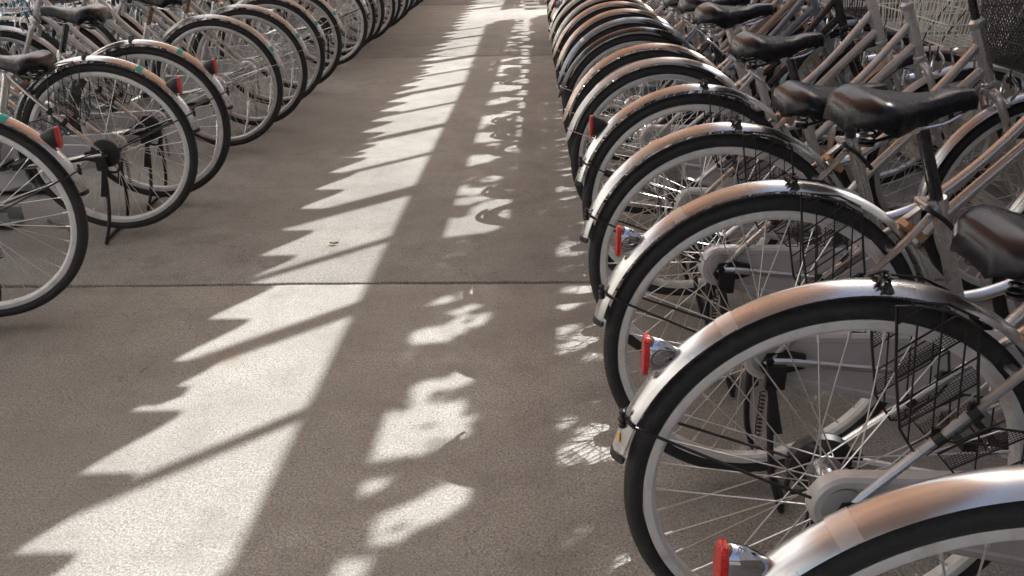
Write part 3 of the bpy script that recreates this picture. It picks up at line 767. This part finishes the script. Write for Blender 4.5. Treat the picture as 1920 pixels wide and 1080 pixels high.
# climbing plant on the outer face of the fence, gaps where the ground shows patches of sun
PATCH=[[(-0.422,1.843),(-0.389,1.848),(-0.356,1.828),(-0.297,1.871),(-0.241,1.867),(-0.194,1.892),(-0.204,1.823),(-0.178,1.804),(-0.182,1.739),(-0.204,1.695),(-0.264,1.674),(-0.313,1.657),(-0.372,1.640),(-0.417,1.640)],[(-0.331,1.962),(-0.323,1.989),(-0.286,2.000),(-0.285,1.935),(-0.311,1.888),(-0.333,1.888)],[(-0.260,1.945),(-0.254,2.000),(-0.211,2.050),(-0.170,2.073),(-0.170,2.021),(-0.194,1.988)],[(-0.418,1.504),(-0.408,1.538),(-0.344,1.561),(-0.354,1.534),(-0.379,1.512)],[(-0.339,1.334),(-0.345,1.421),(-0.317,1.448),(-0.278,1.472),(-0.227,1.519),(-0.154,1.568),(-0.116,1.580),(-0.133,1.534),(-0.158,1.486),(-0.218,1.427),(-0.283,1.375)],[(-0.133,1.623),(-0.120,1.661),(-0.085,1.673),(-0.086,1.648),(-0.113,1.623)],[(-0.221,1.553),(-0.190,1.588),(-0.150,1.611),(-0.160,1.588),(-0.193,1.564)],[(-0.143,1.465),(-0.130,1.494),(-0.112,1.504),(-0.113,1.483)],[(-0.422,1.254),(-0.417,1.289),(-0.363,1.301),(-0.344,1.254)],[(-0.133,1.258),(-0.124,1.284),(-0.112,1.293),(-0.115,1.267)],[(0.027,1.635),(0.053,1.660),(0.084,1.686),(0.107,1.738),(0.158,1.793),(0.216,1.840),(0.241,1.840),(0.210,1.720),(0.184,1.652),(0.142,1.635),(0.082,1.623)],[(0.130,1.603),(0.157,1.627),(0.223,1.643),(0.218,1.597)],[(0.024,1.747),(0.062,1.784),(0.100,1.807),(0.072,1.770)],[(0.079,1.564),(0.099,1.574),(0.119,1.572),(0.098,1.559)],[(0.076,1.483),(0.095,1.494),(0.114,1.492),(0.094,1.479)],[(0.166,1.296),(0.211,1.326),(0.216,1.256),(0.178,1.256)],[(-0.413,2.242),(-0.382,2.277),(-0.332,2.321),(-0.286,2.325),(-0.260,2.366),(-0.245,2.399),(-0.206,2.403),(-0.217,2.365),(-0.218,2.319),(-0.236,2.284),(-0.266,2.245),(-0.330,2.224),(-0.392,2.227)],[(-0.197,2.324),(-0.188,2.384),(-0.156,2.436),(-0.159,2.374),(-0.176,2.333)],[(-0.273,2.418),(-0.250,2.457),(-0.185,2.491),(-0.192,2.461),(-0.230,2.427),(-0.255,2.415)],[(-0.345,2.492),(-0.311,2.540),(-0.277,2.568),(-0.281,2.529),(-0.303,2.498)],[(-0.253,2.549),(-0.232,2.586),(-0.151,2.634),(-0.164,2.601),(-0.207,2.559)],[(0.041,2.488),(0.174,2.504),(0.095,2.438),(0.042,2.403)],[(0.100,2.583),(0.139,2.624),(0.212,2.645),(0.207,2.601),(0.160,2.586)],[(0.122,2.549),(0.200,2.569),(0.199,2.553)],[(0.035,2.221),(0.039,2.263),(0.082,2.316),(0.125,2.334),(0.111,2.289),(0.055,2.216)],[(0.042,2.163),(0.054,2.195),(0.099,2.212),(0.130,2.262),(0.188,2.324),(0.233,2.388),(0.220,2.244),(0.159,2.194),(0.110,2.166)],[(0.147,2.124),(0.173,2.154),(0.207,2.161),(0.202,2.126)],[(-0.396,3.094),(-0.394,3.313),(-0.299,3.333),(-0.266,3.369),(-0.261,3.460),(-0.187,3.554),(-0.091,3.601),(-0.149,3.411),(-0.187,3.337),(-0.145,3.373),(-0.142,3.208),(-0.189,3.169),(-0.284,3.124)],[(-0.140,3.457),(-0.090,3.568),(-0.045,3.625),(-0.047,3.534),(-0.099,3.471)],[(-0.391,3.524),(-0.354,3.567),(-0.265,3.606),(-0.179,3.623),(-0.230,3.555),(-0.296,3.500),(-0.356,3.518)],[(-0.381,3.629),(-0.386,3.748),(-0.332,3.773),(-0.317,3.728),(-0.240,3.743),(-0.173,3.768),(-0.146,3.723),(-0.191,3.663),(-0.294,3.632)],[(-0.233,3.825),(-0.225,3.900),(-0.150,3.943),(-0.165,3.870)],[(-0.128,3.314),(-0.123,3.410),(-0.088,3.440),(-0.067,3.424),(-0.095,3.320)],[(-0.117,3.263),(-0.095,3.306),(-0.070,3.305),(-0.089,3.263)],[(0.061,3.596),(0.118,3.697),(0.192,3.748),(0.188,3.652),(0.115,3.595)],[(0.059,3.483),(0.076,3.530),(0.185,3.543),(0.182,3.479),(0.100,3.458)],[(0.088,4.121),(0.133,4.206),(0.216,4.269),(0.212,4.181),(0.131,4.130)],[(0.079,3.958),(0.127,3.996),(0.200,4.055),(0.190,3.964)],[(0.067,3.136),(0.112,3.175),(0.153,3.222),(0.141,3.161),(0.101,3.122)],[(0.225,3.729),(0.229,3.820),(0.265,3.846),(0.258,3.728)],[(0.110,2.725),(0.146,2.766),(0.218,2.797),(0.211,2.765),(0.175,2.729)],[(0.110,3.045),(0.161,3.082),(0.146,3.051)],[(0.111,3.008),(0.168,3.025),(0.170,2.982),(0.115,2.974)],[(0.050,2.943),(0.100,2.959),(0.086,2.942)],[(0.189,3.249),(0.243,3.319),(0.235,3.276)],[(-0.381,4.054),(-0.374,4.255),(-0.288,4.294),(-0.205,4.312),(-0.196,4.388),(-0.216,4.433),(-0.120,4.486),(-0.126,4.341),(-0.185,4.237),(-0.295,4.119)],[(-0.368,4.543),(-0.366,4.700),(-0.328,4.775),(-0.269,4.759),(-0.158,4.767),(-0.126,4.628),(-0.197,4.571),(-0.321,4.541)],[(-0.363,4.963),(-0.362,5.104),(-0.324,5.175),(-0.247,5.186),(-0.179,5.243),(-0.167,5.319),(-0.110,5.347),(-0.122,5.240),(-0.155,5.152),(-0.146,5.036),(-0.239,4.970)],[(-0.357,5.441),(-0.347,5.590),(-0.265,5.620),(-0.201,5.721),(-0.040,5.857),(-0.055,5.748),(-0.159,5.596),(-0.261,5.501)],[(-0.346,5.868),(-0.342,6.087),(-0.286,6.124),(-0.173,6.157),(-0.009,6.220),(-0.025,6.107),(-0.152,5.939)],[(-0.364,4.828),(-0.324,4.920),(-0.277,4.918),(-0.313,4.852)],[(-0.268,4.481),(-0.220,4.525),(-0.177,4.535),(-0.218,4.479)],[(-0.332,6.601),(-0.284,6.715),(-0.223,6.735),(-0.237,6.641)],[(-0.338,6.188),(-0.308,6.257),(-0.250,6.253),(-0.280,6.172)]]
def inpoly(p, q):
    c = False; n = len(q)
    for i in range(n):
        a, d = q[i], q[i-1]
        if (a[1] > p[1]) != (d[1] > p[1]) and p[0] < (d[0]-a[0])*(p[1]-a[1])/(d[1]-a[1])+a[0]: c = not c
    return c
rnd = random.Random(11)
spots = []
def blob(cx, cy, L, w):
    """irregular gap stretched towards the sun"""
    ux, uy = cA, sA; q = []
    for k in range(9):
        a = 2*pi*k/9; r = rnd.uniform(.65, 1.15); q.append((cx+L*cos(a)*r*ux-w*sin(a)*r*uy, cy+L*cos(a)*r*uy+w*sin(a)*r*ux))
    return q
for _ in range(50): spots.append(blob(rnd.uniform(-.36, -.02), rnd.uniform(6.2, 9.7), rnd.uniform(.03, .14), rnd.uniform(.015, .06)))
for _ in range(120): spots.append(blob(rnd.uniform(.05, .27), rnd.uniform(2.6, 9.8), rnd.uniform(.03, .08), rnd.uniform(.006, .017)))
for _ in range(16): spots.append(blob(rnd.uniform(.05, .25), rnd.uniform(2.5, 3.8), rnd.uniform(.02, .06), rnd.uniform(.008, .02)))
for _ in range(14): spots.append(blob(rnd.uniform(-.4, .25), rnd.uniform(-1, 1.15), rnd.uniform(.04, .12), rnd.uniform(.02, .05)))
for cx, cy in ((-.3, .95), (-.22, .7), (.16, 1.12), (.2, .9)): spots.append(blob(cx, cy, .11, .06))
ALL = [(q, min(p[0] for p in q), max(p[0] for p in q), min(p[1] for p in q), max(p[1] for p in q)) for q in PATCH+spots]
lv, lf = [], []
for (g0, g1, cnt) in ((-.50, -.10, 42000), (-.02, .36, 36000)):
    for _ in range(cnt):
        gx, gy = rnd.uniform(g0, g1), rnd.uniform(-1.6, 10.4)
        if rnd.random() > .004 and any(x0-.02 <= gx <= x1+.02 and y0-.02 <= gy <= y1+.02 and any(inpoly((gx+ax*cA-bx*sA, gy+ax*sA+bx*cA), q) for ax, bx in ((0, 0), (.024, 0), (-.024, 0), (0, .013), (0, -.013))) for q, x0, x1, y0, y1 in ALL): continue
        off = rnd.uniform(.11, .38); t = (XF+off+.025*gy-gx)/(cA-.025*sA)
        p = Vector((gx+t*cA, gy+t*sA, t*TE))
        if p.y > 12.25: continue
        n = Vector((rnd.gauss(0, 1), rnd.gauss(0, 1), rnd.gauss(0, 1)))+sdir*1.2; n.normalize()
        u = n.orthogonal().normalized(); v = n.cross(u); a = rnd.uniform(0, 6.28); u, v = u*cos(a)+v*sin(a), v*cos(a)-u*sin(a)
        s1 = rnd.uniform(.017, .028); s2 = s1*rnd.uniform(.45, .7); o = len(lv)
        lv += [p-u*s1, p-v*s2-u*s1*.1, p+u*s1, p+v*s2-u*s1*.1]; lf.append((o, o+1, o+2, o+3))
plant = empty('climbing_plant', loc=(FX(6)+.2, 6, 0), label='leafy green climber growing up the outside of the bronze panel fence', category='climber')
fm = bpy.data.meshes.new('foliage'); fm.from_pydata([tuple(v-plant.location) for v in lv], [], lf); fm.update()
put('foliage', fm, 'leaf', plant, kind='stuff')
b = MB()
for i in range(16):
    y = -1.5+i*.9; b.tube([Vector(q)-plant.location for q in smooth([(FX(y)+.3, y, -.05), (FX(y)+.24, y+.1, .8), (FX(y)+.26, y-.05, 2.2), (FX(y)+.25, y+.12, 3.4)], 4)], [.012-.0006*j for j in range(13)], 6)
put('stem', b, 'rust', plant)
for i in range(1): pass

# cycle racks: beige posts and rail behind the right row, steel channels under the left rows
rk = empty('cycle_rack', loc=(1.86, 3, 0), label='beige steel rack rail and posts at the front wheels of the right row', category='bike rack')
put('rail', MB().bar((.0, -3, .36), (.20, 9, .36), .05, .08), 'beige', rk)
put('rail', MB().bar((-.02, -3, .05), (.18, 9, .05), .07, .04), 'beige', rk)
for i in range(13):
    y = -2.8+i*.94; x = .02+.0167*(y+3)
    p = put('post', MB().box((x+.06, y, .31), (.05, .085, .62)), 'beige', rk)
    h = MB()
    for k in range(4):
        for s in (-1, 1): h.disc((x+.034, y+s*.02, .2+.1*k), [(-.0012, .0001), (-.0012, .005), (.002, .005)], 8, axis='x')
    put('holes', h, 'black', p)

NUMS = 'nearest second third fourth fifth sixth seventh eighth ninth tenth eleventh twelfth thirteenth fourteenth fifteenth sixteenth seventeenth eighteenth nineteenth twentieth'.split()
NUMS += ['twenty-'+w for w in 'first second third fourth fifth sixth seventh eighth ninth'.split()]+['thirtieth', 'thirty-first', 'thirty-second']
used = 0
def place(o, x, y, head, label, group):
    r = make_bike(o); r.location = (x, y, 0); r.rotation_euler = (0, 0, radians(head)); r['label'] = label; r['category'] = 'bicycle'; r['group'] = group
    return r
PALE = ('paleband', (121.5, 125.5)); TEAL = ('teal', (118, 121.6)); TEALLOW = ('teal', (147, 151)); PINK = ('paleband', (131, 134))
base = dict(A=True, frame='silver', fender='silver', rim='rim', light=1, basket='white')
old = dict(A=False, frame='silver2', fender='champagne', rim='rim2', light=0, basket='white')
def o_(b0, **k): d = dict(b0); d.update(k); return d
R = [  # y, heading, dx, kit, description
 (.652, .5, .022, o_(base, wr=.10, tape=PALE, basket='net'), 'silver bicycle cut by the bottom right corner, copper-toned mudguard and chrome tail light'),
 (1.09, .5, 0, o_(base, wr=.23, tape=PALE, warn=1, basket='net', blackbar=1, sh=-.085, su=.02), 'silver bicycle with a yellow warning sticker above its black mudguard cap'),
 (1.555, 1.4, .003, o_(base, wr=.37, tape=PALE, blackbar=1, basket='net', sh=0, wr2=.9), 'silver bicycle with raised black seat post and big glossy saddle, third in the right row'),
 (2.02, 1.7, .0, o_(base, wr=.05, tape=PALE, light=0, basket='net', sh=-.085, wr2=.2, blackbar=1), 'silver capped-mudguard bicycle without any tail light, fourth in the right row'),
 (2.49, 1.5, .01, o_(base, wr=.30, light=2, basket='net', sh=-.032, blackbar=1, frame='silver'), 'silver bicycle with dark tail light housing, fifth in the right row'),
 (2.965, 1, -.005, o_(old, wr=.2, tape=PINK, basket='white', sh=-.0, fender='silver2'), 'old silver bicycle with a pointed mudguard just beyond the dark tail light one'),
 (3.28, 1, -.01, o_(old, wr=.12, tape=PINK, basket='white', sh=.0, frame='silver2', fender='champagne'), 'champagne mudguard bicycle directly in front of the black mudguard one, right row'),
 (3.72, 1, -.005, o_(old, frame='blackpaint', fender='blackpaint', basket='black', case='blackpaint', sh=-.03), 'black bicycle with a glossy black mudguard in the right row'),
 (4.06, 1, -.01, o_(old, frame='bluegrey', fender='bluegrey', tape=PINK, basket='white', sh=-.01, case='bluegrey'), 'blue-grey bicycle next beyond the glossy black one in the right row'),
 (4.40, 1, 0, o_(old, fender='champagne', sh=-.04, frame='champagne'), 'dull champagne bicycle next beyond the blue-grey one in the right row'),
 (4.74, 1, 0, o_(old, fender='champagne', basket='black', sh=-.02), 'old bicycle with worn champagne mudguard, eleventh in the right row'),
 (5.08, 1, 0, o_(old, fender='silver2', basket='grey', sh=.0), 'plain old silver bicycle, twelfth in the right row'),
 (5.44, 1, 0, o_(old, fender='ivory', sh=-.03), 'old bicycle with an ivory mudguard, thirteenth in the right row'),
 (5.80, 1, 0, o_(base, light=1, sh=-.01), 'silver bicycle with a red tail light high in the picture, right row'),
]
rj = random.Random(21)
for i, (y, h, dx, kit, lab) in enumerate(R): place(kit, .478+dx+(rj.uniform(-.02, .015) if i > 5 else 0), y, h+(rj.uniform(-2, 2) if i > 4 else 0), lab, 'bicycles parked in the right row')
rnd = random.Random(3)
ys = [6.2+.41*i for i in range(8)]+[11.4+.42*i for i in range(5)]
for i, y in enumerate(ys):
    k = o_(old if rnd.random() < .7 else base, sh=rnd.uniform(-.06, .02), basket=rnd.choice(['white', 'black', 'grey']), wr=rnd.random())
    place(k, .478+rnd.uniform(-.015, .015), y, 1, 'silver bicycle far along the right row, %s from its near end' % NUMS[14+i], 'bicycles parked in the right row')
Lr = [
 (2.36, 11.4, -.065, o_(base, wr=.1, tape=TEAL, light=2, basket='panel', sh=-.16), 'silver bicycle with teal tape cut by the left picture edge'),
 (3.16, 5.3, 0, o_(base, wr=.33, tape=TEAL, light=2, basket='grey', sh=-.155), 'silver bicycle with teal tape and black drum, second in the left row'),
 (3.56, 5, .0, o_(base, wr=.2, tape=TEAL, light=2, basket='grey', sh=-.03), 'silver bicycle with teal tape high on its copper-toned mudguard, third in the left row'),
 (4.42, 4, .0, o_(old, wr=.4, tape=TEALLOW, fender='silver2', post='rust', sh=-.06, basket='grey'), 'old silver bicycle with a chrome stand and rusty seat post, fourth in the left row'),
 (4.88, 4, .02, o_(old, wr=.25, tape=TEALLOW, fender='silver2', post='rust', frame='silver2', sh=-.06, basket='black'), 'old silver bicycle with small teal tape, fifth in the left row'),
 (5.42, 4, .0, o_(old, wr=.6, tape=TEALLOW, fender='silver2', post='rust', sh=-.03, frame='silver2', basket='grey'), 'old silver bicycle just before the ivory mudguard one, left row'),
 (5.95, 3, .0, o_(old, wr=.05, tape=TEALLOW, fender='ivory', sh=-.05, frame='silver2', basket='white'), 'old bicycle with an ivory mudguard and teal tape, left row'),
 (6.85, 3, .02, o_(base, wr=.3, light=0, basket='black', sh=-.05), 'silver capped-mudguard bicycle just beyond the ivory one, left row'),
]
for i, (y, h, dx, kit, lab) in enumerate(Lr): place(kit, -1.668+dx, y, 180+h, lab, 'bicycles parked in the left row')
for i in range(16):
    y = 7.35+.40*i
    k = o_(base if rnd.random() < .6 else old, sh=rnd.uniform(-.1, 0), basket=rnd.choice(['black', 'grey', 'white']), wr=rnd.random(), light=0)
    place(k, -1.655+.018*(y-7)+rnd.uniform(-.02, .02), y, 183, 'silver bicycle far down the left row, %s from its near end' % NUMS[8+i], 'bicycles parked in the left row')
for i in range(15):
    y = 2.85+.47*i+(rnd.uniform(-.06, .06))
    fr = 'blueframe' if i in (5, ) else rnd.choice(['silver2', 'silver2', 'silver', 'blackpaint'])
    k = o_(old, frame=fr, fender=rnd.choice(['silver2', 'ivory', 'silver']), sh=rnd.uniform(-.12, -.02), basket=rnd.choice(['black', 'grey', 'white']), wr=rnd.random())
    place(k, -3.98+rnd.uniform(-.04, .04), y, rnd.uniform(-4, 4), ('teal-blue bicycle' if fr == 'blueframe' else 'bicycle')+' facing the aisle in the back left row, %s from its near end' % NUMS[i], 'bicycles of the back row on the left')
for i, y in enumerate([2.3+.47*j for j in range(18)]):
    b = MB()
    for z, w, yy in ((.018, .10, 0), (.045, .006, -.047), (.045, .006, .047)): b.box((0, yy, z), (1.5, w, .006 if w > .05 else .06))
    put('wheel_channel', b, 'galv', loc=(-2.95, y+.03, 0), label='low steel wheel channel under the left rows, %s from the near end' % NUMS[i], category='rack channel', group='steel wheel channels under the left rows')
# dry leaves on the floor
rnd = random.Random(9)
for i, (x, y, s) in enumerate([(-2.0, 3.25, .03), (-2.08, 3.3, .022), (-1.93, 3.2, .02), (-2.5, 3.4, .03), (-.79, 3.03, .018), (-2.35, 4.0, .025)]):
    b = MB(); a = rnd.uniform(0, 6); b.grid([[(s*u*cos(a)-s*v*sin(a)*.5*(1-u*u), s*u*sin(a)+s*v*cos(a)*.5*(1-u*u), .004+.006*abs(v)+.004*u*u) for v in (-1, 0, 1)] for u in (-.98, -.5, 0, .5, .98)])
    put('dry_leaf', b, 'deadleaf', loc=(x, y, 0), label='small dry brown leaf lying on the concrete, %s' % ['beside the second left bicycle', 'left of that by a finger', 'nearest the second left stand', 'under the left front wheels', 'alone at the edge of the bright strip', 'farther back among the left wheels'][i], category='leaf', group='dry leaves on the floor')
